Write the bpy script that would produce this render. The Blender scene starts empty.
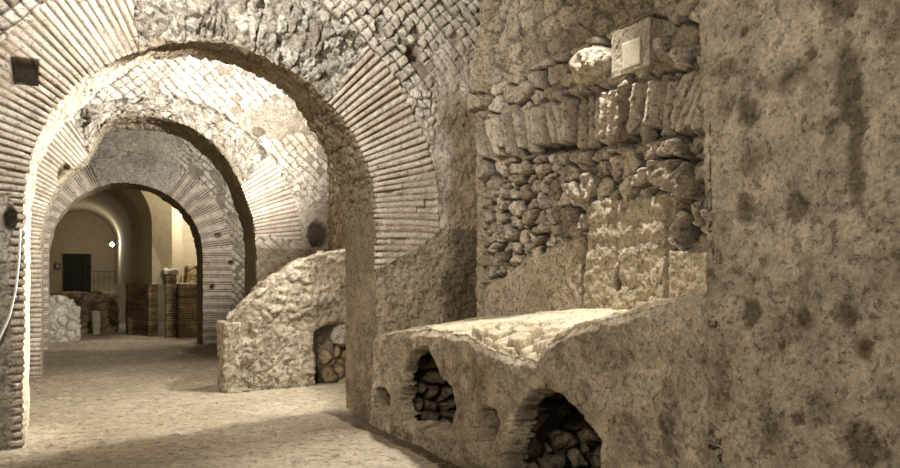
import bpy, math, numpy as np
from math import sin, cos, pi, sqrt, atan, radians
C = bpy.context.scene.collection
# ------------------------------------------------------------------ noise (numpy)
M32 = 0xffffffff
def hsh(ix, iy, iz, s):
    n = (ix.astype(np.int64)*374761393 + iy.astype(np.int64)*668265263 + iz.astype(np.int64)*1274126177 + s*974634777) & M32
    n = ((n ^ (n >> 13)) * 1274126177) & M32
    n = ((n ^ (n >> 16)) * 668265263) & M32
    n = n ^ (n >> 15)
    return (n & 0xffffff) / float(0xffffff)
def vn(x, y, z, s):
    x, y, z = np.broadcast_arrays(np.asarray(x, float), y, z)
    fx, fy, fz = np.floor(x), np.floor(y), np.floor(z)
    tx, ty, tz = x-fx, y-fy, z-fz
    tx, ty, tz = [t*t*(3-2*t) for t in (tx, ty, tz)]
    r = 0
    for a in (0, 1):
        for b in (0, 1):
            for c in (0, 1):
                w = (tx if a else 1-tx)*(ty if b else 1-ty)*(tz if c else 1-tz)
                r = r + w*hsh(fx+a, fy+b, fz+c, s)
    return r*2-1
def fbm(x, y, z, f, o=4, s=0, g=.5):
    r = 0; a = 1; t = 0
    for i in range(o):
        r = r + a*vn(x*f+i*17.3, y*f+i*5.1, z*f+i*9.7, s+i); t += a; a *= g; f *= 2.03
    return r/t
def ss(a, b, x):
    t = np.clip((x-a)/(b-a), 0, 1); return t*t*(3-2*t)
def vor(x, y, s, z=None):
    """2-D (or 3-D) jittered cells: border distance, cell random 1 and 2 (cell units)"""
    three = z is not None
    if z is None: z = np.zeros_like(x)
    fx, fy, fz = np.floor(x), np.floor(y), np.floor(z)
    F1 = np.full(x.shape, 9.); F2 = np.full(x.shape, 9.); ID = np.zeros(x.shape); I2 = np.zeros(x.shape)
    for a in (-1, 0, 1):
        for b in (-1, 0, 1):
            for c in ((-1, 0, 1) if three else (0,)):
                cx, cy, cz = fx+a, fy+b, fz+c
                px = cx+.5+.8*(hsh(cx, cy, cz, s)-.5); py = cy+.5+.8*(hsh(cx, cy, cz, s+1)-.5)
                pz = cz+.5+.8*(hsh(cx, cy, cz, s+2)-.5) if three else 0*z
                d = np.sqrt((x-px)**2+(y-py)**2+((z-pz)**2 if three else 0))
                r1 = hsh(cx, cy, cz, s+3); r2 = hsh(cx, cy, cz, s+4)
                m = d < F1
                F2 = np.where(m, F1, np.minimum(F2, d)); ID = np.where(m, r1, ID); I2 = np.where(m, r2, I2); F1 = np.where(m, d, F1)
    return F2-F1, ID, I2
def lerp(a, b, t): return a+(b-a)*t

# ------------------------------------------------------------------ mesh making
def tag(o, label=None, cat=None, group=None, kind=None):
    if label: o['label'] = label
    if cat: o['category'] = cat
    if group: o['group'] = group
    if kind: o['kind'] = kind
    return o
def empty(name, loc, label, cat, group=None):
    o = bpy.data.objects.new(name, None); C.objects.link(o); o.location = loc; o.empty_display_size = .2
    return tag(o, label, cat, group)
def mesh(name, V, Q, mat, mask=None, parent=None, smooth=True):
    V = np.asarray(V, float).reshape(-1, 3); Q = np.asarray(Q, np.int64).reshape(-1, 4)
    u, inv = np.unique(Q.ravel(), return_inverse=True)
    V = V[u]; Q = inv.reshape(-1, 4)
    if parent is not None: V = V-np.array(parent.location)
    me = bpy.data.meshes.new(name)
    me.vertices.add(len(V)); me.vertices.foreach_set('co', V.astype(np.float32).ravel())
    me.loops.add(len(Q)*4); me.loops.foreach_set('vertex_index', Q.astype(np.int32).ravel())
    me.polygons.add(len(Q)); me.polygons.foreach_set('loop_start', np.arange(0, len(Q)*4, 4, dtype=np.int32))
    me.polygons.foreach_set('use_smooth', np.full(len(Q), smooth))
    me.update(calc_edges=True)
    if mask is not None:
        m = np.asarray(mask, float).reshape(-1, 3)[u]
        at = me.attributes.new('mask', 'FLOAT_COLOR', 'POINT')
        at.data.foreach_set('color', np.concatenate([m, np.ones((len(m), 1))], 1).astype(np.float32).ravel())
    me.materials.append(mat)
    o = bpy.data.objects.new(name, me); C.objects.link(o)
    if parent is not None: o.parent = parent
    return o
def gridq(n, m, flip=False):
    i = np.arange(n*m).reshape(n, m)
    q = np.stack([i[:-1, :-1], i[1:, :-1], i[1:, 1:], i[:-1, 1:]], -1).reshape(-1, 4)
    return q[:, ::-1] if flip else q
def stk(*a):
    return np.stack(np.broadcast_arrays(*a), -1)
def boxgrid(nx, ny, nz, skip=()):
    """closed box surface in unit coordinates, outward faces"""
    Vs = []; Qs = []; off = 0
    def add(f, n, m, flip):
        nonlocal off
        a, b = np.meshgrid(np.linspace(0, 1, n+1), np.linspace(0, 1, m+1), indexing='ij')
        v = stk(*f(a, b)).reshape(-1, 3); Vs.append(v); Qs.append(gridq(n+1, m+1, flip)+off); off += len(v)
    if 'x-' not in skip: add(lambda a, b: (0*a, a, b), ny, nz, True)
    if 'x+' not in skip: add(lambda a, b: (0*a+1, a, b), ny, nz, False)
    if 'y-' not in skip: add(lambda a, b: (a, 0*a, b), nx, nz, False)
    if 'y+' not in skip: add(lambda a, b: (a, 0*a+1, b), nx, nz, True)
    if 'z-' not in skip: add(lambda a, b: (a, b, 0*a), nx, ny, True)
    if 'z+' not in skip: add(lambda a, b: (a, b, 0*a+1), nx, ny, False)
    V = np.concatenate(Vs); Q = np.concatenate(Qs)
    k = np.round(V*1e6).astype(np.int64); key = k[:, 0]*(10**14)+k[:, 1]*(10**7)+k[:, 2]
    _, first, inv = np.unique(key, return_index=True, return_inverse=True)
    return V[first], inv[Q]
def vnormals(V, Q):
    n = np.cross(V[Q[:, 2]]-V[Q[:, 0]], V[Q[:, 3]]-V[Q[:, 1]])
    N = np.zeros_like(V)
    for k in range(4): np.add.at(N, Q[:, k], n)
    return N/np.maximum(np.linalg.norm(N, axis=1, keepdims=True), 1e-9)
def block(name, lo, hi, res, mat, disp, warp=None, parent=None, skip=('z-',), inward=False):
    """rough masonry lump: box -> warp -> displaced along normals; disp returns h and the 3 masks"""
    lo = np.array(lo, float); hi = np.array(hi, float); n = np.maximum(np.round((hi-lo)/res).astype(int), 2)
    V, Q = boxgrid(*n, skip=skip)
    V = lo+V*(hi-lo)
    if inward: Q = Q[:, ::-1]
    if warp: V = warp(V)
    N = vnormals(V, Q)
    h, m = disp(V[:, 0], V[:, 1], V[:, 2], N)
    V = V+N*h[:, None]
    return mesh(name, V, Q, mat, m, parent)

# ------------------------------------------------------------------ materials
def rgb(r, g, b):
    f = lambda c: ((c/255+.055)/1.055)**2.4 if c > 10 else c/255/12.92
    return (f(r), f(g), f(b), 1)
def mat(name, a, b, mortar=None, stain=None, grit=60, bump=.5, var=.35, dist=.012, rough=.93, med=5., mv=.8):
    m = bpy.data.materials.new(name); m.use_nodes = True; nt = m.node_tree; N = nt.nodes; L = nt.links
    bs = N['Principled BSDF']; bs.inputs['Roughness'].default_value = rough
    bs.inputs['Specular IOR Level'].default_value = .15
    at = N.new('ShaderNodeAttribute'); at.attribute_name = 'mask'
    sp = N.new('ShaderNodeSeparateColor'); L.new(at.outputs['Color'], sp.inputs[0])
    tc = N.new('ShaderNodeTexCoord')
    def noise(sc, det=6, ro=.6):
        n = N.new('ShaderNodeTexNoise'); n.inputs['Scale'].default_value = sc; n.inputs['Detail'].default_value = det
        n.inputs['Roughness'].default_value = ro; L.new(tc.outputs['Object'], n.inputs['Vector']); return n.outputs['Fac']
    def mix(f, A, B, t='MIX'):
        x = N.new('ShaderNodeMix'); x.data_type = 'RGBA'; x.blend_type = t
        for s, v in ((0, f), (6, A), (7, B)):
            if hasattr(v, 'is_output'): L.new(v, x.inputs[s])
            else: x.inputs[s].default_value = v
        return x.outputs[2]
    def rng(v, a0, a1, b0, b1):
        r = N.new('ShaderNodeMapRange'); L.new(v, r.inputs[0])
        for i, k in enumerate((a0, a1, b0, b1)): r.inputs[i+1].default_value = k
        return r.outputs[0]
    col = mix(sp.outputs[0], a, b)
    if mortar: col = mix(sp.outputs[1], col, mortar)
    if stain: col = mix(sp.outputs[2], col, stain)
    g = noise(grit, 5, .7); g2 = noise(med, 6, .65)
    g3 = noise(grit*.42, 4, .75)
    v1 = rng(g, .32, .68, 1-var*1.2, 1+var*.8); v2 = rng(g2, .3, .7, 1-var*mv, 1+var*mv*.8); v3 = rng(g3, .36, .46, 1-var*1.5, 1.03)
    m0 = N.new('ShaderNodeMath'); m0.operation = 'MULTIPLY'; L.new(v1, m0.inputs[0]); L.new(v3, m0.inputs[1])
    mm = N.new('ShaderNodeMath'); mm.operation = 'MULTIPLY'; L.new(m0.outputs[0], mm.inputs[0]); L.new(v2, mm.inputs[1])
    sc = N.new('ShaderNodeVectorMath'); sc.operation = 'SCALE'; L.new(col, sc.inputs[0]); L.new(mm.outputs[0], sc.inputs['Scale'])
    L.new(sc.outputs[0], bs.inputs['Base Color'])
    bp = N.new('ShaderNodeBump'); bp.inputs['Strength'].default_value = bump; bp.inputs['Distance'].default_value = dist
    ad = N.new('ShaderNodeMath'); ad.operation = 'ADD'; L.new(g, ad.inputs[0]); L.new(v3, ad.inputs[1])
    L.new(ad.outputs[0], bp.inputs['Height']); L.new(bp.outputs[0], bs.inputs['Normal'])
    return m
BRICK = mat('thin roman brick', rgb(214, 202, 182), rgb(196, 176, 154), rgb(106, 95, 80), rgb(120, 104, 84), 60, .8, .28)
TUFA = mat('tufa blocks', rgb(216, 206, 188), rgb(182, 170, 150), rgb(104, 92, 76), rgb(140, 124, 100), 50, .9, .3)
CORE = mat('exposed rubble core', rgb(196, 188, 172), rgb(146, 136, 120), rgb(84, 74, 60), rgb(108, 94, 74), 44, 1., .36)
RUBBLE = mat('warm rubble stone', rgb(200, 186, 163), rgb(142, 128, 107), rgb(62, 54, 43), rgb(164, 148, 122), 42, 1., .36)
PLASTER = mat('old lime plaster', rgb(186, 171, 146), rgb(158, 143, 118), rgb(104, 91, 71), rgb(98, 86, 68), 44, 1., .34)
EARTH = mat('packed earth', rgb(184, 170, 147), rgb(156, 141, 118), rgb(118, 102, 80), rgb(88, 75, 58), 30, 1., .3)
STUB = mat('weathered conglomerate', rgb(188, 175, 152), rgb(146, 133, 112), rgb(84, 73, 58), rgb(104, 92, 74), 40, 1., .4)
INNER = mat('earthy cavity masonry', rgb(196, 178, 148), rgb(150, 132, 106), rgb(78, 66, 51), rgb(88, 74, 56), 46, 1., .38)
RUIN = mat('hall ruin brickwork', rgb(176, 156, 124), rgb(138, 118, 90), rgb(66, 52, 38), rgb(60, 48, 34), 30, .8, .35)
HALL = mat('smooth hall plaster', rgb(182, 168, 140), rgb(168, 154, 126), None, None, 8, .05, .08)

# ------------------------------------------------------------------ arches
CX, R0, ZS = 1.505, 1.85, 2.4
def arch(Y0, T, res, p, label):
    seed = p['seed']
    root = empty('masonry_arch', (CX, Y0+T/2, 0), label, 'arch')
    nz = int((ZS+.15)/res); nt = int(pi*2.1/res)
    zz = np.linspace(-.15, ZS, nz, endpoint=False); th = np.linspace(0, pi, nt)
    ix = np.concatenate([np.full(nz, CX+R0), CX+R0*np.cos(th), np.full(nz, CX-R0)])
    iz = np.concatenate([zz, ZS+R0*np.sin(th), zz[::-1]])
    ox = np.concatenate([np.ones(nz), np.cos(th), -np.ones(nz)]); oz = np.concatenate([np.zeros(nz), np.sin(th), np.zeros(nz)])
    sl = np.concatenate([zz, ZS+th*R0, ZS+pi*R0+(ZS-zz[::-1])])
    # cross-section: back face | soffit | front face
    tb = np.concatenate([np.linspace(4.3, 1.5, 10), np.linspace(1.4, .1, 10)])
    qs = np.linspace(T, 0, int(T/(res*1.2)), endpoint=False)
    tf = np.concatenate([np.arange(0, 1.9, res), np.geomspace(1.9, 4.3, int(1.5/res))])
    t = np.concatenate([tb, 0*qs, tf]); q = np.concatenate([0*tb+T, qs, 0*tf])
    kind = np.concatenate([0*tb, 0*qs+1, 0*tf+2]).astype(int)
    X = ix[:, None]+ox[:, None]*t; Z = iz[:, None]+oz[:, None]*t; Q_ = np.broadcast_to(q, X.shape); S = np.broadcast_to(sl[:, None], X.shape)
    T_ = np.broadcast_to(t, X.shape); K = np.broadcast_to(kind, X.shape)
    r = np.where(Z > ZS, np.hypot(X-CX, Z-ZS), np.abs(X-CX))
    ang = np.where(Z > ZS, np.degrees(np.arctan2(Z-ZS, X-CX)), np.where(X > CX, 0, 180))
    right = X > CX
    h = np.zeros(X.shape); tone = np.zeros(X.shape); mort = np.zeros(X.shape); stain = np.zeros(X.shape)
    cls = np.zeros(X.shape, int)        # 0 spandrel 1 ring right 2 ring left 3 core 4 pier right 5 pier left 6 soffit
    nb = fbm(X, Z, Q_, 3, 5, seed); nf = fbm(X, Z, Q_, 18, 4, seed+20, .65); nw = fbm(X, Z, 0*X, 1.1, 3, seed+40)
    # ---- masks on the face
    aR = p['aR']+4*vn(X*3, Z*3, 0, seed+3)*0; aL = p['aL']
    jag = 1.4*(hsh(np.floor(r*7), 0*r, 0*r, seed)-.5)
    Ro = np.where(right, p['RoR'], p['RoL'])+.05*hsh(np.floor(ang/ p['pa']), 0*r, 0*r, seed+7)
    inring = (r < Ro)
    miss = inring & (ang > aR+jag+p.get('tiltR', 0)*(r-R0)) & (ang < aL+jag+p.get('tiltL', 0)*(r-R0))
    jR = p['jR'](X, Z, nw); jL = p['jL'](X, Z, nw)      # lower limits of the brick work on the jambs
    brick = inring & ~miss & np.where(right, jR, jL)
    # ---- brick pattern (radial above springing, level below)
    pa = p['pa']; wob = .18*vn(X*1.3, Z*1.3, 0, seed+9)
    ua = np.where(Z > ZS, ang/pa, 0); ul = (Z-ZS)/p['pz']
    uu = np.where(Z > ZS, np.where(right, ang/pa, (180-ang)/pa), ul)+wob
    ci = np.floor(uu); fr = uu-ci
    mw = p['mw']+.05*(hsh(ci, 0*ci, 0*ci, seed+11)-.5)
    db = np.minimum(fr, 1-fr)
    soff = K == 1
    # bricks break into pieces along the radius
    br = (r+.37*hsh(ci, 0*ci, 0*ci, seed+12))/.42; bi = np.floor(br); bf = br-bi; dbr = np.minimum(bf, 1-bf)*.42
    bm = ss(mw*.5-.1, mw*.5+.07, db)*np.where(soff, 1, np.where(hsh(ci, bi, 0*ci, seed+16) > .8, ss(.001, .008, dbr), 1))
    brand = hsh(ci, 0*bi, 0*ci, seed+13)
    worn = ss(p['worn'], p['worn']+.25, fbm(X, Z, 0*X, 2.2, 4, seed+60)*.5+.5+p.get('wx', 0)*ss(3.3, 4.1, X)*ss(3.7, 2.6, Z))   # patches where mortar smears over
    hb = bm*(1-.72*worn)*(p['bd']*(.55+.75*brand))+.010*nf+.012*nb
    chip = ss(.86, .95, hsh(ci, bi, 0*ci, seed+14))*ss(-.2, .3, vn(X*9, Z*9, 0, seed+15))
    hb = hb-chip*.03*p['bd']/.03
    # ---- reticulate
    pr = p['pr']; wx = .35*vn(X*1.7, Z*1.7, 0, seed+30)+.15*fbm(X, Z, 0*X, 12, 2, seed+33); wz = .18*vn(X*2.2+9, Z*2.2, 0, seed+31)
    a = (X+Z)/sqrt(2)/pr+wx; b = (X-Z)/sqrt(2)/pr+wz
    a = a+.12*vn(X*8, Z*8, 0, seed+38); b = b+.12*vn(X*8+4, Z*8, 0, seed+39)
    fa, fb = a-np.floor(a), b-np.floor(b); e = np.minimum(np.minimum(fa, 1-fa), np.minimum(fb, 1-fb)*1.25+.03)*pr+.006*nf
    rr = hsh(np.floor(a), np.floor(b), 0*a, seed+32)
    rm = ss(.006, .022, e)
    hr = rm*(.012+.045*rr)*p['rd']+.016*nf+.025*nb
    gone = (rr > .95) | (fbm(X, Z, 0*X, 2.6, 4, seed+36) > .30)
    hr = np.where(gone, -.012+.02*nf, hr); rm = np.where(gone, .3, rm)
    # ---- rubble core cells, stretched along the radius
    vs = p['vs']
    cu = np.where(Z > ZS, np.radians(ang)*2.2, Z)
    wq = .35*fbm(X, Z, 0*X, 9, 3, seed+52, .6)
    d1, i1, i2 = vor(cu*vs*1.7+.9*nb+wq*1.4, r*vs*.7+.5*nw+.8*nb+wq, seed+50)
    hc = ss(.0, .35, d1)*(.0+.09*i1)+.045*nf+.11*nb; d1 = d1+.08+.2*nf; hc = hc+.12*(vor(cu*3.2+.5*nb, r*2.4+.5*nw, seed+56)[1]-.5)*ss(0, .1, d1+.1); i2 = np.clip(i2*.7+p.get('ctone', 0), 0, 1)
    if p.get('plaincore'): hc = .035*nf+.03*nb+.02; d1 = .26+.1*nf; i2 = .3+.5*nf
    # ---- mortar/plaster
    hp = .035*fbm(X, Z, 0*X, 6, 5, seed+72, .62)+.03*nb+.02*nf-.014*ss(.25, .6, fbm(X, Z, 0*X, 9, 3, seed+70))
    # combine on the front face
    rubz = p['rub'](X, Z, nw)
    pl = p['plas'](X, Z, nw)
    d2, k1, k2 = vor(X*7.5+.9*nb+wq, Z*8.5+.5*nw+.6*nb+wq, seed+80)
    h2 = ss(.0, .28, d2)*(.0+.07*k1)+.03*nf+.04*nb
    # weights
    face = np.where(miss, hc-p['rec']*(.75+.35*nw), 0)
    h = lerp(lerp(hr, h2, rubz), hp, pl)
    tone = lerp(lerp(rr, k2, rubz), .5+.5*nb, pl); mort = lerp(lerp(1-rm, 1-ss(.02, .2, d2), rubz), .25, pl)
    stain = ss(.1, .7, nw)*.5
    h = np.where(brick, hb, h); tone = np.where(brick, brand, tone); mort = np.where(brick, (1-bm)*(1-.55*worn)+.2*worn, mort)
    stain = np.where(brick, ss(.3, .8, nw)*.4, stain)
    h = np.where(miss, face, h); tone = np.where(miss, i2, tone); mort = np.where(miss, 1-ss(.02, .22, d1), mort)
    cls = np.where(brick, np.where(right, 1, 2), np.where(miss, 3, 0))
    cls = np.where((Z < ZS-.1) & (cls == 0) & (K == 2), np.where(right, 4, 5), cls)
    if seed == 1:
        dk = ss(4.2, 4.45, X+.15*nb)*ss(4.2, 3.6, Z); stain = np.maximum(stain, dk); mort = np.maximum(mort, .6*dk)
    # ---- soffit: rough mortar at crown, plaster lower
    sb = fbm(S, Q_, 0*S, 4, 5, seed+90, .6)
    d3, s1, s2 = vor(S*6.5+.5*sb, Q_*6.5+.5*nw, seed+91)
    up = ss(ZS-.3, ZS+.3, Z)
    hs = lerp(.02*sb+.016*nf, .05*sb+.03*nf+ss(.02, .3, d3)*.02, up)
    hs = hs-p['srec'](ang)*ss(T, T*.55, Q_)*1.0
    edge = ss(.09, .0, Q_)          # brick ends show at the front edge
    brs = ~((ang > aR) & (ang < aL)) & np.where(right, jR, jL)
    hs = np.where(soff & brs, lerp(hs, hb, edge*.8+.2*ss(.3, .15, Q_)), hs)
    h = np.where(soff, hs, h); tone = np.where(soff, s2*.6+.2, tone)
    mort = np.where(soff, np.where(brs, np.maximum(1-bm, 1-edge)*.8, .6+.3*sb), mort); stain = np.where(soff, p.get('sst', .3)+.4*sb, stain)
    pale = soff*ss(98, 125, ang); stain = stain*(1-pale); mort = mort*(1-.75*pale); tone = tone*(1-.8*pale)  # left soffit and jamb coloured paler, adding to the light that falls there
    cls = np.where(soff, 6, cls)
    h = np.where(K == 0, .02*nb, h); cls = np.where(K == 0, 0, cls)
    # ---- corner wear
    ec = .05
    dist = np.where(soff, Q_, T_)
    near = (K > 0) & (dist < ec)
    bl = np.where(near, .5*(1-dist/ec), 0)
    wr = ss(.14, 0, np.where(K > 0, dist, 9))*(.015+.03*np.clip(.4+fbm(S, 0*S, 0*S, 5, 4, seed+95, .7), 0, 1))*p['wear']
    # ---- put-log holes
    for (hx, hz, rx, rz, dep, sq) in p['holes']:
        dx, dz = (X-hx)/rx, (Z-hz)/rz
        dd = np.maximum(abs(dx), abs(dz)) if sq else np.hypot(dx, dz)+.25*nf+.2*nb
        k = ss(1.08, .9, dd) if sq else ss(1.15, .7, dd)
        f = K == 2
        h = np.where(f, lerp(h, -dep+.03*nf, k), h); mort = np.where(f, lerp(mort, 1., k), mort); tone = np.where(f, lerp(tone, 1, k), tone)
    nS = np.stack([-ox[:, None]+0*X, 0*X, -oz[:, None]+0*X], -1); nF = np.zeros(nS.shape); nF[..., 1] = -1; nB = -nF
    n = np.where((K == 2)[..., None], nF, np.where((K == 1)[..., None], nS, nB))
    n2 = np.where((K == 2)[..., None], nS, nF)
    n = n*(1-bl[..., None])+n2*bl[..., None]; n /= np.linalg.norm(n, axis=-1, keepdims=True)
    P = stk(X, Y0+Q_, Z)+n*(h-wr)[..., None]
    # crown of the soffit carried on into the recess of the missing voussoirs
    if p['rise'] is not None:
        up_ = p['rise'](ang)*np.where(K == 1, 1, ss(.85, .0, T_))*np.where(K == 0, 1, 1-.5*p.get('fr', 0)*ss(T, 0, Q_))
        P[..., 0] += ox[:, None]*up_; P[..., 2] += oz[:, None]*up_
    q4 = gridq(*X.shape)
    ok = ((X > -1.8) & (X < 5.0) & (Z < 6.75)).ravel()
    q4 = q4[ok[q4].all(1)]
    c4 = np.max(cls.ravel()[q4], 1) if False else cls.ravel()[q4[:, 0]]
    mk = stk(np.clip(tone, 0, 1), np.clip(mort, 0, 1), np.clip(stain, 0, 1))
    parts = [(0, 'spandrel', TUFA), (1, 'voussoir_ring', BRICK), (2, 'voussoir_ring', BRICK), (3, 'rubble_core', CORE), (4, 'pier_face', p.get('pm', PLASTER)),
             (5, 'pier_face', CORE), (6, 'soffit', PLASTER if p['seed'] else PLASTER)]
    for c, nm, m in parts:
        qq = q4[c4 == c]
        if len(qq):
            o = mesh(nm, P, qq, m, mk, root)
            if c in (3,): o['label'] = 'grey rubble core bared where arch bricks fell away'
    return root

one = lambda X, Z, n: np.zeros(X.shape)
arch(8.7, 1.1, .0115, dict(seed=1, ctone=.3, aR=47, aL=116, jag=1, tiltR=4, tiltL=-10, RoR=2.68, RoL=2.58, pa=1.95, pz=.08, mw=.36, bd=.03, worn=.56, pr=.13, rd=1.7, vs=6.5, rec=.16,
    jR=lambda X, Z, n: Z > 1.78+.55*np.clip(X-3.35, 0, 1)+.05*n, jL=lambda X, Z, n: (X > CX-R0-.12-.03*vn(Z*20, 0*Z, 0, 5)) | (Z > 2.55+.35*n),
    rub=lambda X, Z, n: np.clip(ss(3.9, 2.9, Z)*ss(0, -.2, X)+ss(.35, .0, n+.25)*ss(4.1, 3.6, Z-.3*(X-3.4)), 0, 1),
    plas=lambda X, Z, n: np.clip(ss(2.5, 2.2, Z)*(X > 2)+.75*ss(3.0, 2.6, Z)*(X < 0)+ss(3.9, 4.25, X+.3*n)*ss(5.2, 4.2, Z)*.85+ss(3.9, 3.2, Z)*ss(3.6, 3.9, X)*.6, 0, 1),
    srec=lambda a: .04*ss(40, 60, a)*ss(125, 105, a), rise=lambda a: .13*ss(38, 62, a)*ss(132, 108, a), fr=2.4, wx=.5, wear=1.0,
    holes=[(-.35, 3.71, .115, .125, .3, True), (3.85, 4.45, .1, .11, .12, False), (.2, 2.1, .01, .01, 0, False), (-.47, 2.25, .06, .12, .15, False)]),
    'nearest brick arch, radial voussoirs lost from its crown above grey rubble')
arch(15.15, 1.05, .02, dict(seed=100, ctone=.35, aR=36, aL=125, tiltR=6, tiltL=-4, RoR=2.72, RoL=2.6, pa=2.0, pz=.085, mw=.34, bd=.028, worn=.6, pr=.15, rd=1.3, vs=6.5, rec=.18,
    jR=lambda X, Z, n: Z > 2.45+.3*n, jL=lambda X, Z, n: Z > -1,
    rub=lambda X, Z, n: ss(4.0, 3.4, Z)*ss(3.8, 4.1, X), plas=lambda X, Z, n: np.clip(ss(2.6, 2.1, Z)*(X > 2)*.8+ss(3.6, 3.0, Z)*ss(4.0, 4.4, X)*.8, 0, 1),
    srec=lambda a: .05*ss(30, 60, a)*ss(135, 110, a), rise=lambda a: .42*ss(18, 88, a)*ss(130, 106, a), wear=1.2,
    holes=[(.0, 3.55, .12, .17, .15, False), (4.6, 2.62, .2, .26, .16, False), (3.4, 4.6, .12, .1, .1, False)]),
    'middle brick arch with bright net patterned blocks above, between nearest and farthest arches')
arch(21.6, 1.05, .028, dict(seed=200, plaincore=True, aR=60, aL=112, tiltR=-2, tiltL=0, RoR=2.6, RoL=2.5, pa=1.7, pz=.065, mw=.34, bd=.022, worn=.75, pr=.14, rd=1.0, vs=7, rec=.0,
    jR=lambda X, Z, n: Z > -1, jL=lambda X, Z, n: Z > -1,
    rub=lambda X, Z, n: ss(4.6, 4.9, Z)*ss(2.9, 2.4, X), plas=lambda X, Z, n: ss(4.4, 4.9, Z)*ss(2.9, 2.4, X)*.7,
    srec=lambda a: 0*a, rise=None, wear=.7, pm=BRICK,
    holes=[(3.75, 2.95, .09, .07, .15, False), (3.6, 1.55, .07, .07, .15, False), (4.1, 2.2, .07, .06, .15, False)]),
    'farthest brick arch framing the plastered hall, grey mortar patch at its crown')

# ------------------------------------------------------------------ side walls
def wall_panel(name, X, y0, y1, z0, z1, res, side, fn, m, parent=None):
    Y, Z = np.meshgrid(np.arange(y0, y1+res, res), np.arange(z0, z1+res, res), indexing='ij')
    h, mk = fn(Y, Z)
    P = stk(X-side*h, Y, Z)
    return mesh(name, P, gridq(*Y.shape, flip=side < 0), m, mk, parent)
def side_rubble(Y, Z):
    s = 300
    nb = fbm(Y, Z, 0*Y, 2.5, 5, s); nf = fbm(Y, Z, 0*Y, 17, 4, s+9, .65); nw = fbm(Y, Z, 0*Y, .9, 3, s+20)
    # rubble field
    wq = .3*fbm(Y, Z, 0*Y, 9, 4, s+26, .65)
    d, a, b = vor(Y*5.8+1.0*nb+wq, Z*6.6+.6*nw+.8*nb-wq, s+30)
    dL, aL, bL = vor(Y*3.6+.8*nb+wq*.7, Z*3.8+.5*nb+wq*.7, s+34)
    big = ss(.35, .5, vn(Y*1.3, Z*1.3, 0, s+38)*.5+.5)
    hr = lerp(ss(.0, .36, d)*(.0+.15*a), ss(.0, .24, dL)*(.03+.14*aL), big)+.02*nf
    tr = lerp(b, bL, big); mr = 1-lerp(ss(.04, .28, d), ss(.02, .18, dL), big)
    # standing slabs
    zc = 3.17+.09*(Y-5.3)
    lean = (Z-zc)*(np.clip(.30*(6.4-Y), -.45, .45)+.25*vn(Y*2.3, 0*Y, 0, s+47))
    us = (Y+lean+.03*nb)/.128+.45*vn(Y*3.1, 0*Y, 0, s+48)+.12*wq; cs = np.floor(us); fs_ = us-cs; es = np.minimum(fs_, 1-fs_)
    a2 = hsh(cs, 0*cs, 0*cs, s+50); b2 = hsh(cs, 0*cs, 0*cs, s+51); c2 = hsh(cs, 0*cs, 0*cs, s+52)
    ez = abs(Z-zc-.14*(c2-.5)+.03*wq)/(.22+.12*b2)
    slab = ss(.0, .1, .33-abs(Z-zc)+.03*nb); d2 = np.minimum(es*1.4, 1.05-ez)
    hs = ss(.09, .27, es+.05*nf)*ss(1.04, .86, ez)*np.where(a2 < .13, .15, 1)*(.05+.17*a2+.06*(fs_-.5)*(b2-.5))
    # course of big stones over the slabs
    d3, a3, b3 = vor(Y*3.1+.5*nb+.4*wq, Z*5+.4*nb+.4*wq, s+60)
    top = ss(3.60, 3.70, Z+.05*nb)*ss(4.14, 4.06, Z+.03*nb)
    ht = ss(.0, .26, d3)*(.03+.13*a3)
    h = 1.2*lerp(lerp(hr, hs, slab), ht, top)+.03*nf+.04*nb
    tone = lerp(lerp(tr, b2, slab), b3, top); mort = lerp(lerp(mr, 1-ss(.03, .24, d2), slab), 1-ss(.02, .18, d3), top)
    stain = .0*Y
    # upper smeared wall, set back
    u = ss(4.06, 4.16, Z+.04*nb)
    d4, a4, b4 = vor(Y*3.6+1.1*nb+wq, Z*4.4+.9*nb+wq, s+70)
    hu = -.03+ss(.0, .2, d4)*.06*a4+.08*nb+.034*nf
    h = lerp(h, hu, u); tone = lerp(tone, .05+.85*b4+.4*nb, u); mort = lerp(mort, .7*(1-ss(.02, .2, d4)), u); stain = lerp(stain, .35+.5*nb, u)
    # lower plastered dado: hump on the far side, squared patch on the near side
    bl = (Y < 6.38) & (Y > 5.19); far = Y >= 6.38; near = Y <= 5.19
    ztop = np.where(far, 2.10-.18*(Y-6.5)-.16*ss(7.2, 8.6, Y)-.25*ss(6.75, 6.38, Y)*0, np.where(bl, 2.42+.0*Y, 1.9))+.03*nb
    zone = ss(.02, -.02, Z-ztop)
    joint = np.minimum(abs(Y-6.40-.03*np.sin(Z*5)), 9)
    hp = np.where(far, .10+.03*nb, np.where(bl, .13+.03*nb+.007*np.sin((Z+.01*Y+.03*nb)*2*pi/.19)*ss(.2, .7, Z-1.4), .12+.03*nb))+.02*nf-.02*ss(.2, .6, fbm(Y, Z, 0*Y, 8, 3, s+80))
    hp = hp-.13*ss(.055, .03, joint)-.1*ss(.03, .012, abs(Y-5.19+.015*nb))
    h = lerp(h, hp, zone); tone = lerp(tone, .3+.3*nb, zone); mort = lerp(mort, .12+.15*ss(.1, .6, nb), zone); stain = lerp(stain, .6, zone)
    for (hy, hz, ry, rz, dep) in [(5.02, 2.06, .11, .13, .3), (5.86, 1.62, .045, .09, .22), (8.28, 1.85, .07, .07, .12), (6.45, 1.9, .04, .3, .05), (5.55, 2.72, .05, .1, .1)]:
        k = ss(1.15, .75, np.hypot((Y-hy)/ry, (Z-hz)/rz)+.2*nf); h = lerp(h, -dep, k); mort = lerp(mort, 1., k)
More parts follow.
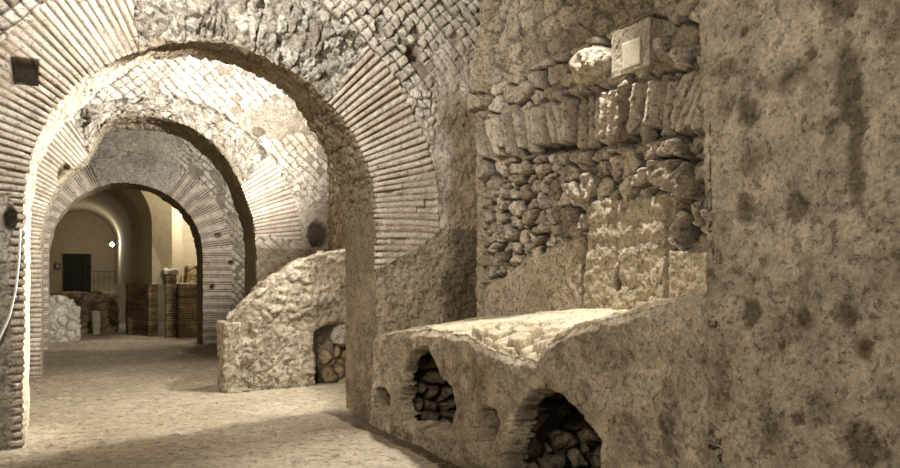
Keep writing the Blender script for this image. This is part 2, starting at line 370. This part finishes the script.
    # rounded plaster fillet into the far corner
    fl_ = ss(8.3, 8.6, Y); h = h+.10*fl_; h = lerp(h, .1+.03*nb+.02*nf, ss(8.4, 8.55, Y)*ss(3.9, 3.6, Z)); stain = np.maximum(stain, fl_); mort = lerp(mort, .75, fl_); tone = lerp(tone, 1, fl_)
    return h, stk(np.clip(tone, 0, 1), np.clip(mort, 0, 1), np.clip(stain, 0, 1))
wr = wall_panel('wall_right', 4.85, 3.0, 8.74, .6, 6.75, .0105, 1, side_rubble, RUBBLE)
tag(wr, 'rubble side wall with a row of standing slabs over a plastered dado', None, None, 'structure')
def plain_rubble(s, sc=5.):
    def f(Y, Z):
        nb = fbm(Y, Z, 0*Y, 2.5, 5, s); nf = fbm(Y, Z, 0*Y, 14, 3, s+9, .65)
        d, a, b = vor(Y*sc+.5*nb, Z*sc+.3*nb, s+30)
        h = ss(.02, .3, d)*(.02+.06*a)+.02*nf+.03*nb
        return h, stk(b, 1-ss(.02, .2, d), .3+0*Y)
    return f
wr2 = wall_panel('wall_right', 4.85, 9.7, 24.4, -.1, 6.75, .04, 1, plain_rubble(400), RUBBLE); tag(wr2, kind='structure')
wl = wall_panel('wall_left', -1.65, -3, 24.4, -.1, 6.75, .05, -1, plain_rubble(420), RUBBLE); tag(wl, kind='structure')
wr3 = wall_panel('wall_right', 4.85, -3, 3.0, -.1, 6.75, .05, 1, plain_rubble(440), RUBBLE); tag(wr3, kind='structure')

# ceiling: shallow vault
Y, A = np.meshgrid(np.arange(-3, 24.6, .12), np.linspace(0, pi, 60), indexing='ij')
nb = fbm(Y, A*3, 0*Y, 1.5, 4, 500)
P = stk(1.6-3.5*np.cos(A), Y, 6.1+.75*np.sin(A)+.05*nb)
ce = mesh('ceiling', P, gridq(*Y.shape, flip=True), PLASTER, stk(.5+.5*nb, 0*Y+.3, 0*Y+.3)); tag(ce, kind='structure')

# ------------------------------------------------------------------ floor
ys = np.concatenate([np.arange(-3, 4, .1), np.arange(4, 10.5, .017), np.geomspace(10.5, 39, 420)])
xs = np.arange(-1.8, 5.05, .02)
Y, X = np.meshgrid(ys, xs, indexing='ij')
nb = fbm(X, Y, 0*X, 1.1, 6, 600, .55); nf = fbm(X, Y, 0*X, 11, 4, 610, .65); nw = fbm(X, Y, 0*X, .45, 3, 620)
h = .045*nb+.010*nf+.03*nw
d, a, b = vor(X*7, Y*7, 640); st = ss(.9, .97, a)
h = h+st*ss(.05, .4, d)*.02
h = h-.07*ss(2.9, 3.05, X-.12*nb)*ss(9.6, 9.0, Y)      # worn groove at the wall foot
ridge = np.exp(-((Y-23.6-.25*(X-1)+.2*nb)/.22)**2)
h = h+.07*ridge
h = h+.06*ss(.35, -.35, X)*ss(8.5, 9.0, Y)*ss(10.2, 9.6, Y)*0
soil_shade = ss(2.86, 2.98, X-.12*nb)*ss(9.8, 9.2, Y)  # darker soil along the low wall, also painting in its cast shadow
fl = mesh('floor', stk(X, Y, h-.02), gridq(*X.shape, flip=True), EARTH, stk(np.clip(.5+.6*nb, 0, 1), np.clip(.2+.7*nw, 0, 1)*.5, np.clip(soil_shade*.95, 0, 1)))
tag(fl, kind='structure')

# ------------------------------------------------------------------ low wall with cavities
def zf(Y):
    return np.interp(Y, [3.0, 3.36, 4.13, 4.73, 5.05, 5.2, 5.45, 5.93, 6.4, 7.14, 8.0, 8.7], [1.60, 1.57, 1.42, 1.24, 1.14, .99, .98, 1.05, 1.13, 1.14, 1.06, .97])
def zb(Y): return np.interp(Y, [3.0, 4.5, 5.5, 6.16, 7.23, 8.8], [1.5, 1.36, 1.40, 1.38, 1.30, 1.18])
rz = .0105
yl = np.arange(3.0, 8.76, rz); nv = 150; nu = 150
Yg = yl[:, None]; v = np.linspace(0, 1, nv)[None, :]; u = np.concatenate([np.linspace(0, .25, 50)[1:], np.linspace(.25, 1, 90)[1:]])[None, :]
s = 700
rim = .05*fbm(Yg, 0*Yg, 0*Yg, 3, 5, s+1, .6)+.0*Yg
ZF = zf(Yg)+rim; ZB = zb(Yg)
Zfr = -.12+(ZF+.12)*v; Yf = Yg+0*v; Xf = 3.35+0*Zfr
Zt = ZF+(ZB-ZF)*(u**.8); Xt = 3.35+(4.88-3.35)*u+0*Yg; Yt = Yg+0*u
# front face displacement (towards -X)
nb = fbm(Yf, Zfr, 0*Yf, 2.2, 5, s+5); nf = fbm(Yf, Zfr, 0*Yf, 16, 4, s+9, .65); nm = fbm(Yf, Zfr, 0*Yf, 6, 4, s+12, .6)
hf = .03*nb+.011*nf+.018*nm-.015*ss(.3, .6, fbm(Yf, Zfr, 0*Yf, 9, 3, s+15))
base = ss(.5, .1, Zfr)
hf = hf+.012*fbm(Yf, Zfr, 0*Yf, 34, 3, s+13, .7)+.03*base*nm+.05*base
mo = np.clip(.15+.4*ss(.1, .5, nm), 0, 1); tn = np.clip(.4+.7*nb, 0, 1); stn = np.clip(ss(.1, .6, nm)*.35+.15*base, 0, 1)
dv, av, bv = vor(Yf*3.2+.25*nb, Zfr*7.0+.3*nb, s+30)
inn = ss(.02, .4, dv)*(.02+.06*av)+.1*nb
cav = np.zeros(Yf.shape); cut = np.zeros(Yf.shape, bool)
def cavity(pts, dep, slope=.06, opened=False):
    """pts: (Y,Z) outline polygon, gives signed-distance based hollow"""
    global cav, hf, mo, tn, cut
    y = Yf+.05*nm+.02*nf; z = Zfr+.05*fbm(Yf, Zfr, 0*Yf, 7, 3, s+44)
    inside = np.zeros(y.shape, bool); dist = np.full(y.shape, 9.)
    n = len(pts)
    for i in range(n):
        (x1, y1), (x2, y2) = pts[i], pts[(i+1) % n]
        c = ((y1 > z) != (y2 > z)) & (y < (x2-x1)*(z-y1)/(y2-y1+1e-12)+x1); inside ^= c
        t = np.clip(((y-x1)*(x2-x1)+(z-y1)*(y2-y1))/((x2-x1)**2+(y2-y1)**2), 0, 1)
        dist = np.minimum(dist, np.hypot(y-x1-t*(x2-x1), z-y1-t*(y2-y1)))
    sd = np.where(inside, dist, -dist)
    k = ss(-.01, slope, sd)
    hf = lerp(hf, -dep+inn+.03*nf, k); mo = lerp(mo, 1-.6*ss(.02, .2, dv), k); tn = lerp(tn, bv, k)
    if opened: cut |= k > .75
    cav = np.maximum(cav, k)
    return k
cavity([(8.66, .33), (8.41, .41), (8.18, .34), (8.15, .2), (8.41, .1), (8.64, .12)], .3)
cavity([(7.84, .33), (7.76, .72), (7.6, .9), (7.26, .97), (7.07, .86), (6.91, .70), (6.64, .59), (6.53, .41), (6.6, .2), (7.14, .14), (7.7, .1)], .2, .06, True)
cavity([(6.15, .44), (6.04, .53), (5.81, .53), (5.72, .4), (5.76, .2), (6.14, .18)], .16, .1)
cavity([(5.55, .43), (5.45, .61), (5.25, .74), (5.03, .80), (4.8, .77), (4.64, .7), (4.46, .6), (4.34, .5), (4.32, .33), (4.30, -.3), (5.65, -.3)], .2, .06, True)
edge_w = (1-v)*(ZF+.12)
Xf = Xf-hf+.05*ss(.07, 0, edge_w)*(1+nm)
# top displacement (upwards)
nbt = fbm(Xt, Yt, 0*Xt, 2.6, 5, s+55); nft = fbm(Xt, Yt, 0*Xt, 18, 4, s+59, .65); nmt = fbm(Xt, Yt, 0*Xt, 7, 4, s+62, .6)
dt, at_, bt = vor(Xt*5.5+.3*nbt, Yt*5.5+.3*nbt, s+66)
broken = ss(6.9, 6.3, Yt)*ss(4.7, 5.1, Yt)*ss(.62, .2, u+0*Yt)
ht = .035*nbt+.010*nft+.02*nmt+broken*(ss(.02, .2, dt)*(.05+.11*at_)-.09)
w0 = ss(0, .05, u+0*Yt)
ht = ht+.035*ss(0, .05, u+0*Yt)*ss(5.1, 4.9, Yt)
Zt = Zt+ht*w0
Xt = Xt-(hf[:, -1][:, None])*(1-ss(0, .3, u))+.05*(1+nm[:, -1][:, None])*ss(.05, 0, u)
PX = np.concatenate([Xf, Xt], 1); PZ = np.concatenate([Zfr, Zt], 1); PY = np.concatenate([Yf, Yt], 1)
MK = np.concatenate([stk(tn, mo, stn), stk(np.clip(.3+.5*nbt, 0, 1), 0*Xt+.1*broken, 0*Xt)], 1)
Pl = stk(PX, PY, PZ); q = gridq(*PX.shape)
n0 = Xf.shape[1]
lw = empty('low_wall', (3.9, 6, 0), 'long low mortar wall with dark hollows at its foot and a bright broken top', 'wall')
col_ = q[:, 0] % PX.shape[1]
TOPM = mat('pale worn mortar top', rgb(200, 186, 160), rgb(176, 158, 128), rgb(120, 100, 76), rgb(104, 86, 62), 48, .8, .25)
LOWM = mat('brown mortar facing', rgb(180, 166, 142), rgb(152, 138, 115), rgb(104, 90, 70), rgb(84, 71, 54), 44, 1., .30, mv=1.5, med=4.)
cutf = np.concatenate([cut, np.zeros(Xt.shape, bool)], 1).ravel()
mesh('wall_face', Pl, q[(col_ < n0-1) & ~cutf[q].all(1)], LOWM, MK, lw)
def inner(s):
    def f(X, Y, Z, N):
        nb = fbm(X, Y, Z, 2.4, 5, s); nf = fbm(X, Y, Z, 16, 4, s+9, .65); nm = fbm(X, Y, Z, 6, 4, s+12, .6)
        d, a, b = vor(X*4.2+.5*nb+.3*nm, Y*4.2+.3*nm, s+20, Z*6.5+.5*nb)
        return .06*nb+.03*nf+.05*nm+ss(.0, .35, d)*(.04+.14*a), stk(np.clip(.2+.8*b, 0, 1), np.clip(1-ss(.02, .3, d)+.3*ss(.0, .5, nm), 0, 1), .35+.3*nm)
    return f
block('hollow', (3.42, 6.35, -.15), (4.15, 7.98, 1.02), .018, INNER, inner(760), None, lw, skip=('x-', 'z-'), inward=True)
block('hollow', (3.42, 4.1, -.15), (4.25, 5.68, .9), .016, INNER, inner(780), None, lw, skip=('x-', 'z-'), inward=True)
mesh('wall_top', Pl, q[col_ >= n0-1], TOPM, MK, lw)

# ------------------------------------------------------------------ near plastered pier
def pier_disp(X, Y, Z, N):
    s = 800
    nb = fbm(X, Y, Z, 1.6, 5, s); nf = fbm(X, Y, Z, 18, 4, s+9, .65); nm = fbm(X, Y, Z, 6, 5, s+12, .62)
    pit = ss(.30, .5, fbm(X, Y, Z, 11, 3, s+15))
    h = .03*nb+.016*nf+.018*nm-.014*pit+.010*fbm(X, Y, Z, 40, 3, s+17, .7)
    st = 0*X
    for (y, z, a, b) in [(3.03, 2.55, .06, .07), (3.04, 2.02, .055, .09), (2.72, 2.0, .06, .06), (3.0, 1.44, .045, .06), (2.66, 1.43, .05, .06), (2.42, 1.45, .05, .07),
                         (2.43, 2.55, .06, .18), (2.38, 2.25, .04, .2), (2.33, .85, .08, .1), (2.7, .92, .03, .03), (2.47, 3.0, .08, .12), (3.05, 2.98, .03, .03), (2.62, 2.75, .03, .04), (2.86, .83, .02, .025), (2.33, 1.3, .04, .05)]:
        k = ss(1.25, .55, np.hypot((Y-y)/a, (Z-z)/b)*.85+.6*nm+.6*nf+.25*nb)
        st = np.maximum(st, k); h = h-.008*k
    return h, stk(np.clip(.45+.7*nb, 0, 1), np.clip(.1+.5*ss(.05, .5, nm)+.3*pit, 0, 1), np.clip(st*.8+.25*ss(.1, .6, nm), 0, 1))
def pier_warp(V):
    V = V.copy(); far = V[:, 1] > 3.3
    V[:, 1] += far*(-.11+.05*(V[:, 2]-.6)); V[:, 0] -= .02
    return V
np_ = empty('plastered_pier', (4.1, 2.2, 0), 'huge nearest pier of pitted brown plaster with dark damp spots', 'pier')
block('pier_body', (3.34, 1.5, -.15), (4.86, 3.36, 6.6), .0125, LOWM, pier_disp, pier_warp, np_)

# ------------------------------------------------------------------ sloping ruined stub in the second bay
def rough(s, sc=6, amp=.05, pl=.4, tone0=.4):
    def f(X, Y, Z, N):
        nb = fbm(X, Y, Z, 2.4, 5, s); nf = fbm(X, Y, Z, 14, 4, s+9, .65)
        d, a, b = vor(X*sc+.6*nb, Y*sc, s+20, Z*sc+.4*nb)
        n5 = fbm(X, Y, Z, 6, 4, s+15, .65); return .05*nb+.026*nf+.05*n5+ss(.0, .3, d)*amp*a, stk(np.clip(lerp(b, tone0+nb+.6*n5, pl), 0, 1), (1-ss(.02, .2, d))*(1-pl), np.clip(ss(.1, .6, nb), 0, 1)*.5)
    return f
def spher(lo, hi, k=.75):
    lo, hi = np.array(lo, float), np.array(hi, float)
    def w(V):
        u = (V-(lo+hi)/2)/((hi-lo)/2); n = np.linalg.norm(u, axis=1, keepdims=True); m = np.abs(u).max(1, keepdims=True)
        return (lo+hi)/2+(u*lerp(1, m/np.maximum(n, 1e-6)*1.1, k))*(hi-lo)/2
    return w
def stub_warp(V):
    V = V.copy(); x = V[:, 0]; t = (V[:, 2]+.1)/2.3
    top = np.interp(x, [2.15, 2.3, 2.5, 2.95, 3.35, 3.76, 4.1, 4.9], [.98, 1.06, 1.30, 1.68, 1.98, 2.10, 2.16, 2.2])
    dy = (V[:, 1]-12.0)
    hollow = np.where(x > 3.55, .95, 0)
    V[:, 2] = -.1+t*(top+.1+.25*dy*0)
    # alcove cut into the right part
    k = ss(3.58, 3.66, x)*ss(1.02-.3*0, .92, V[:, 2]+.12*ss(3.9, 3.6, x))*(dy < .35)
    V[:, 1] += k*.42*(1-dy/.6)
    return V
st = empty('ruined_wall_stub', (3, 12.3, 0), 'sloping broken wall stump in the second bay, rising to the right', 'ruin')
block('wall_body', (2.3, 12.0, -.1), (4.86, 12.6, 2.2), .02, STUB, rough(900, 5, .045, .8, .35), stub_warp, st)
block('foot_block', (2.17, 11.93, -.1), (2.42, 12.5, 1.02), .018, STUB, rough(920, 4, .02, .7, .2), None, st)
block('boulder', (3.95, 12.05, .6), (4.25, 12.38, .96), .02, CORE, rough(940, 3, .03, .9, .3), spher((3.95, 12.05, .6), (4.25, 12.38, .96)), None, skip=())
tag(bpy.data.objects['boulder'], 'round stone wedged in the dark alcove of the sloping stump', 'stone')
block('stone_heap', (3.78, 12.18, -.05), (4.6, 12.42, .5), .02, RUIN, rough(950, 4, .12, .2, .9), spher((3.78, 12.18, -.05), (4.6, 12.42, .5), .4), None)  # darker material puts the alcove's shade into the heap's colour
tag(bpy.data.objects['stone_heap'], 'heap of stones darkened as shade on the alcove floor below the wedged stone', 'stones')

# ------------------------------------------------------------------ squared block and plate on the rubble wall
sb = empty('stone_block', (4.7, 5.6, 3.6), 'squared stone block set above the standing slabs, carrying a blank plate', 'stone block')
def sbd(X, Y, Z, N):
    n = fbm(X, Y, Z, 5, 5, 970); f = fbm(X, Y, Z, 26, 3, 975, .6)
    return .016*n+.007*f, stk(np.clip(.25+.6*n, 0, 1), 0*X, 0*X+.3*ss(.1, .6, n))
def sbw(V):
    V = V.copy(); V[:, 2] += .03*(V[:, 1]-5.6)*0; return V
block('block_body', (4.66, 5.33, 3.56), (4.95, 5.86, 3.99), .012, RUBBLE, sbd, sbw, sb, skip=())
PLATE = mat('pale stone plate', rgb(214, 204, 180), rgb(196, 184, 158), None, None, 40, .25, .12)
block('plate', (4.64, 5.44, 3.60), (4.665, 5.68, 3.84), .012, PLATE, lambda X, Y, Z, N: (.002*fbm(X, Y, Z, 12, 3, 3), stk(.5+0*X, 0*X, 0*X)), None, sb, skip=())
o = block('boulder', (4.56, 5.9, 3.62), (4.86, 6.44, 3.9), .012, RUBBLE, rough(980, 2, .02, .9, .1), spher((4.56, 5.9, 3.62), (4.86, 6.44, 3.9), .8), None, skip=())
tag(o, 'rounded long stone left of the squared block with the plate', 'stone')

# ------------------------------------------------------------------ cable on the left pier
def cable(name, pts, r, m):
    p_ = np.array(pts, float); t = np.arange(len(p_)); tt = np.linspace(0, len(p_)-1, 80)
    c = np.stack([np.interp(tt, t, p_[:, k]) for k in range(3)], 1)
    for _ in range(6): c[1:-1] = (c[:-2]+c[1:-1]*2+c[2:])/4
    a = np.linspace(0, 2*pi, 9); d = np.gradient(c, axis=0); d /= np.linalg.norm(d, axis=1, keepdims=True)
    n1 = np.cross(d, [0, 1, 0]); n1 /= np.linalg.norm(n1, axis=1, keepdims=True); n2 = np.cross(d, n1)
    P = c[:, None]+r*(np.cos(a)[None, :, None]*n1[:, None]+np.sin(a)[None, :, None]*n2[:, None])
    return mesh(name, P, gridq(80, 9), m)
def flat(name, c, rough=.6, emit=None, es=1):
    m = bpy.data.materials.new(name); m.use_nodes = True; nt = m.node_tree; b = nt.nodes['Principled BSDF']
    n = nt.nodes.new('ShaderNodeTexNoise'); n.inputs['Scale'].default_value = 14; n.inputs['Detail'].default_value = 5
    x = nt.nodes.new('ShaderNodeMix'); x.data_type = 'RGBA'; nt.links.new(n.outputs['Fac'], x.inputs[0])
    x.inputs[6].default_value = [k*.8 for k in c[:3]]+[1]; x.inputs[7].default_value = [min(k*1.15, 1) for k in c[:3]]+[1]
    nt.links.new(x.outputs[2], b.inputs['Base Color']); b.inputs['Roughness'].default_value = rough
    if emit: b.inputs['Emission Color'].default_value = emit; b.inputs['Emission Strength'].default_value = es
    return m
WHITE = flat('white cable sheath', rgb(214, 210, 200))
o = cable('cable', [(-.38, 8.58, 2.15), (-.385, 8.58, 2.0), (-.395, 8.57, 1.8), (-.42, 8.57, 1.55), (-.47, 8.56, 1.3), (-.55, 8.55, 1.1), (-.68, 8.55, .9), (-.85, 8.58, .75)], .011, WHITE)
tag(o, 'thin white cable hanging down the left pier of the nearest arch', 'cable')

# ------------------------------------------------------------------ plastered hall beyond the arches
def hallbox(name, lo, hi, m, parent, bev=.0):
    lo = np.array(lo, float); hi = np.array(hi, float)
    V, Q = boxgrid(1, 1, 1); return mesh(name, lo+V*(hi-lo), Q, m, stk(.5+0*V[:, 0], 0*V[:, 0], 0*V[:, 0]), parent, smooth=False)
def hall_arch(Yf, Yb, R, cx, zs, zb, zt, xl, xr, label, ribw=.12):
    """thick plaster arch with solid piers, rounded soffit and a raised rib round its mouth"""
    root = empty('hall_arch', (cx+R, Yf, zb), label, 'arch')
    th = np.linspace(0, pi, 49)
    ix = np.concatenate([[cx+R], cx+R*np.cos(th), [cx-R]]); iz = np.concatenate([[zb], zs+R*np.sin(th), [zb]])
    n = len(ix)
    def strip(offs, name):
        # offs: list of (outward distance or 'box', Y)
        rows = []
        for (o_, y) in offs:
            if o_ == 'box':
                X = np.where(iz >= zs, ix, np.where(ix > cx, xr, xl)).copy(); Z = iz.copy()
                ang = np.concatenate([[0], th, [pi]])
                X = cx+np.cos(ang)*20; Z = zs+np.sin(ang)*20
                X = np.clip(X, xl, xr); Z = np.minimum(Z, zt)
                X[0], Z[0] = xr, zb; X[-1], Z[-1] = xl, zb
            else:
                ang = np.concatenate([[0], th, [pi]]); X = ix+o_*np.cos(ang); Z = iz+o_*np.sin(ang); Z[0] = Z[-1] = zb
            rows.append(stk(X, y+0*X, Z))
        P = np.stack(rows, 1)
        return mesh(name, P, gridq(n, len(rows)), HALL, stk(.5+0*P[..., 0], 0*P[..., 0], 0*P[..., 0]), root, smooth=False)
    strip([('box', Yb), (0, Yb), (0, Yf)], 'soffit')
    strip([(0, Yf), ('box', Yf)], 'face')
    strip([(0, Yf), (0, Yf-.04), (ribw, Yf-.04), (ribw, Yf)], 'rib')
    return root
ZP = 1.62
hall_arch(28.0, 37, 1.38, .63, 3.4, ZP, 8, -3, 2.34, 'far plaster barrel arch in front of the lunette wall, a lamp on its right pier')
hall_arch(24.6, 28.0, 1.72, .63, 3.4, ZP, 8, -3, 2.92, 'nearer wide plaster arch in the hall, with a bright right pier', .1)
# side piers and recess right of the arches
pr_ = empty('plaster_pilaster', (3.2, 25.6, 1.4), 'narrow brightly lit plaster pilaster at the right of the hall', 'pilaster')
hallbox('shaft', (3.0, 25.6, 1.5), (3.34, 26.3, 8), HALL, pr_); hallbox('plinth', (2.96, 25.55, 1.3), (3.38, 26.3, 1.5), HALL, pr_)
w = hallbox('wall_back', (-3, 37.0, -.1), (4.5, 37.3, 8), HALL, None); tag(w, kind='structure')
w = hallbox('wall_right', (3.34, 26.4, -.1), (6.5, 26.7, 8), HALL, None); tag(w, kind='structure')
w = hallbox('wall_left', (-3.2, 23, -.1), (-3, 37.3, 8), HALL, None); tag(w, kind='structure')
w = hallbox('ceiling', (-3.2, 22.6, 8), (6.5, 37.3, 8.2), HALL, None); tag(w, kind='structure')
w = hallbox('wall_right', (6.4, 22.6, -.1), (6.6, 26.6, 8), HALL, None); tag(w, kind='structure')
DOORM = flat('dark stained door wood', rgb(34, 22, 15), .8); DARK = flat('dark iron', rgb(40, 32, 26), .5)
dr = bpy.data.objects.new('door_1', None); C.objects.link(dr); dr.location = (.35, 36.95, 1.2); tag(dr, 'dark wooden double door', None, None, 'structure')
hallbox('door_panel', (-.02, 36.9, 1.0), (1.02-.32, 37.0, 2.95), DOORM, dr)
hallbox('door_panel', (.71, 36.9, 1.0), (1.05, 37.0, 2.95), DOORM, dr)
hallbox('door_frame', (-.10, 36.88, 2.95), (1.13, 37.0, 3.03), HALL, dr)
fr = empty('picture_frame', (-.25, 36.95, 2.3), 'small dark framed notice on the wall left of the door', 'frame')
hallbox('frame', (-.36, 36.93, 2.28), (-.14, 37.0, 2.52), DARK, fr); hallbox('sheet', (-.32, 36.92, 2.32), (-.18, 36.935, 2.48), HALL, fr)
rl = empty('railing', (1.6, 36.4, 1.2), 'thin iron railing right of the door', 'railing')
hallbox('top_rail', (1.12, 36.4, 2.17), (2.0, 36.42, 2.19), DARK, rl)
for i in range(5): hallbox('baluster', (1.14+.2*i, 36.4, 1.2), (1.152+.2*i, 36.42, 2.17), DARK, rl)
def brickish(s, pz=.075):
    def f(X, Y, Z, N):
        nb = fbm(X, Y, Z, 2, 5, s); nf = fbm(X, Y, Z, 12, 3, s+9, .65)
        fr = Z/pz+.3*nb; c = np.floor(fr); fr = fr-c; k = ss(.1, .3, np.minimum(fr, 1-fr))*(abs(N[:, 2]) < .6)
        return .03*nb+.012*nf+.02*k, stk(hsh(c, 0*c, 0*c, s), .8*(1-k)*(abs(N[:, 2]) < .6), .4*ss(0, .5, nb))
    return f
HB = [('brick_pier', (1.9, 27.6, -.1), (2.42, 28.6, 1.66), 'brick base under the far plaster arch, right of the white stone'),
      ('brick_pier', (2.40, 26.2, -.1), (2.68, 27.2, 1.86), 'rounded dark brick base in the middle of the hall ruins'),
      ('brick_pier', (2.72, 24.3, -.1), (3.0, 24.55, 1.9), 'tall brick base below the bright plaster wall'),
      ('brick_pier', (3.06, 24.0, -.1), (4.4, 24.95, 1.66), 'broad brick block nearest the right pier of the farthest arch')]
for i, (nm, lo, hi, lb) in enumerate(HB):
    o = block(nm, lo, hi, .035, RUIN, brickish(1000+i*20)); tag(o, lb, 'brick base', 'brick bases in the hall')
o = block('ledge_stone', (3.42, 25.05, -.1), (4.5, 25.5, 2.2), .04, RUIN, rough(1085, 3, .08, .4, .5)); tag(o, 'dark raised lump of masonry behind the broad brick block', 'masonry')
o = block('capping_stone', (2.68, 24.28, 1.93), (3.04, 24.55, 2.04), .03, TUFA, rough(1090, 3, .05, .8, .1), skip=()); tag(o, 'pale broken stones on top of the tall brick base', 'stones')
o = block('low_wall', (-3, 34.5, -.1), (2.0, 35, 1.32), .06, RUIN, rough(1100, 3, .03, .7, .4)); tag(o, 'dark low back wall below the door', 'wall')
def dome(c, rx):
    def w(V):
        V = V.copy(); k = 1-.35*np.abs((V[:, 0]-c)/rx)**2.5; V[:, 2] = np.where(V[:, 2] > 0, V[:, 2]*k, V[:, 2]); return V
    return w
o = block('ruined_wall_stub', (.42, 28.6, -.1), (1.62, 29.5, 1.28), .04, RUIN, rough(1120, 3, .1, .4, .5), dome(1.0, .7)); tag(o, 'rough masonry lump standing behind the small white stone', 'ruin')
o = block('white_stone', (.86, 28.15, -.05), (1.06, 28.5, .72), .03, PLATE, rough(1140, 3, .03, .9, .1)); tag(o, 'small upright white stone before the rough masonry lump', 'stone')
o = block('ruined_wall_stub', (-.6, 24.6, -.1), (.33, 25.6, 1.22), .03, TUFA, rough(1160, 4, .1, .6, .3), dome(-.2, .62)); tag(o, 'rounded pale ruin just beyond the left pier of the farthest arch', 'ruin')

# lamp on the far arch pier (its bulb is seen in the photograph)
lm = empty('wall_lamp', (2.0, 35.4, 3.3), 'small bright lamp on the right pier of the far plaster arch', 'lamp')
LX, LY, LZ = 1.74, 34.0, 3.24
def ball(name, c, r, m, parent, n=16):
    a, b = np.meshgrid(np.linspace(0, 2*pi, n+1), np.linspace(-pi/2, pi/2, n//2+1), indexing='ij')
    return mesh(name, stk(c[0]+r*np.cos(b)*np.cos(a), c[1]+r*np.cos(b)*np.sin(a), c[2]+r*np.sin(b)), gridq(*a.shape), m, None, parent)
lm.location = (2.0, LY, LZ)
ball('bulb', (LX, LY, LZ), .085, flat('lit bulb', (1, 1, 1), .5, (1, .97, .9, 1), 60), lm)
hallbox('bracket', (LX+.05, LY-.03, LZ-.02), (2.01, LY+.03, LZ+.02), DARK, lm)

# ------------------------------------------------------------------ lights
def light(name, typ, loc, e, c=(1, .9, .75), r=.1, to=None, ang=60, blend=.5):
    l = bpy.data.lights.new(name, typ); l.energy = e; l.color = c
    if typ in ('POINT', 'SPOT'): l.shadow_soft_size = r
    if typ == 'SPOT': l.spot_size = radians(ang); l.spot_blend = blend
    o = bpy.data.objects.new(name, l); C.objects.link(o); o.location = loc
    if to is not None:
        import mathutils
        o.rotation_euler = (mathutils.Vector(to)-mathutils.Vector(loc)).to_track_quat('-Z', 'Y').to_euler()
    if typ == 'AREA': l.shape = 'DISK'; l.size = r
    return o
light('bay_spot_lamp', 'SPOT', (4.2, 10.25, 4.2), 5000, (1, .99, .975), .06, (1.2, 15.0, 5.2), 96, 1)
light('reveal_spot_lamp', 'SPOT', (4.2, 10.25, 3.2), 4800, (1, .99, .97), .06, (-.4, 9.4, 2.6), 64, .6)
light('bay_floor_lamp', 'SPOT', (4.2, 10.25, 4.1), 1000, (1, .98, .94), .06, (.4, 11.4, 0), 74, .5)
light('stub_lamp', 'SPOT', (3.7, 11.75, 5.0), 560, (1, .98, .94), .05, (2.4, 12.4, 0), 84, .35)
light('vault_lamp', 'SPOT', (.6, 6.2, 5.4), 950, (1, .99, .97), .05, (2.0, 9.4, 3.9), 120, .8)
light('ledge_lamp', 'SPOT', (4.2, 6.1, 5.8), 1900, (1, .98, .94), .05, (3.35, 5.7, .9), 54, .7)
light('fill_lamp', 'POINT', (-.75, 3.0, 3.4), 380, (1, .985, .95), .12)  # added camera-side fill out of view, not a lamp of the place
light('deep_bay_lamp', 'SPOT', (4.2, 17.0, 4.4), 760, (1, .97, .92), .1, (2.2, 21.6, 3.4), 76, .6)
light('hall_bulb_lamp', 'POINT', (LX-.1, LY-.12, LZ), 50, (1, .95, .84), .1)
light('hall_lamp', 'POINT', (3.8, 24.7, 3.9), 190, (1, .95, .85), .08)
light('hall_side_lamp', 'POINT', (3.9, 23.3, 5.2), 170, (1, .95, .85), .1)

w = bpy.data.worlds.new('world'); bpy.context.scene.world = w; w.use_nodes = True
w.node_tree.nodes['Background'].inputs[0].default_value = (.85, .83, .78, 1); w.node_tree.nodes['Background'].inputs[1].default_value = .6

# ------------------------------------------------------------------ camera
A = atan(386/770)
cd = bpy.data.cameras.new('camera'); cam = bpy.data.objects.new('camera', cd); C.objects.link(cam)
cam.location = (0, 0, 1.6); cam.rotation_euler = (pi/2, 0, -A)
cd.sensor_width = 36; cd.lens = 770/900*36; cd.shift_y = 51/900; cd.clip_end = 200; cd.clip_start = .05
sc = bpy.context.scene; sc.camera = cam
sc.view_settings.view_transform = 'Standard'; sc.view_settings.look = 'None'; sc.view_settings.gamma = 1
sc.view_settings.use_curve_mapping = False; sc.view_settings.exposure = 0
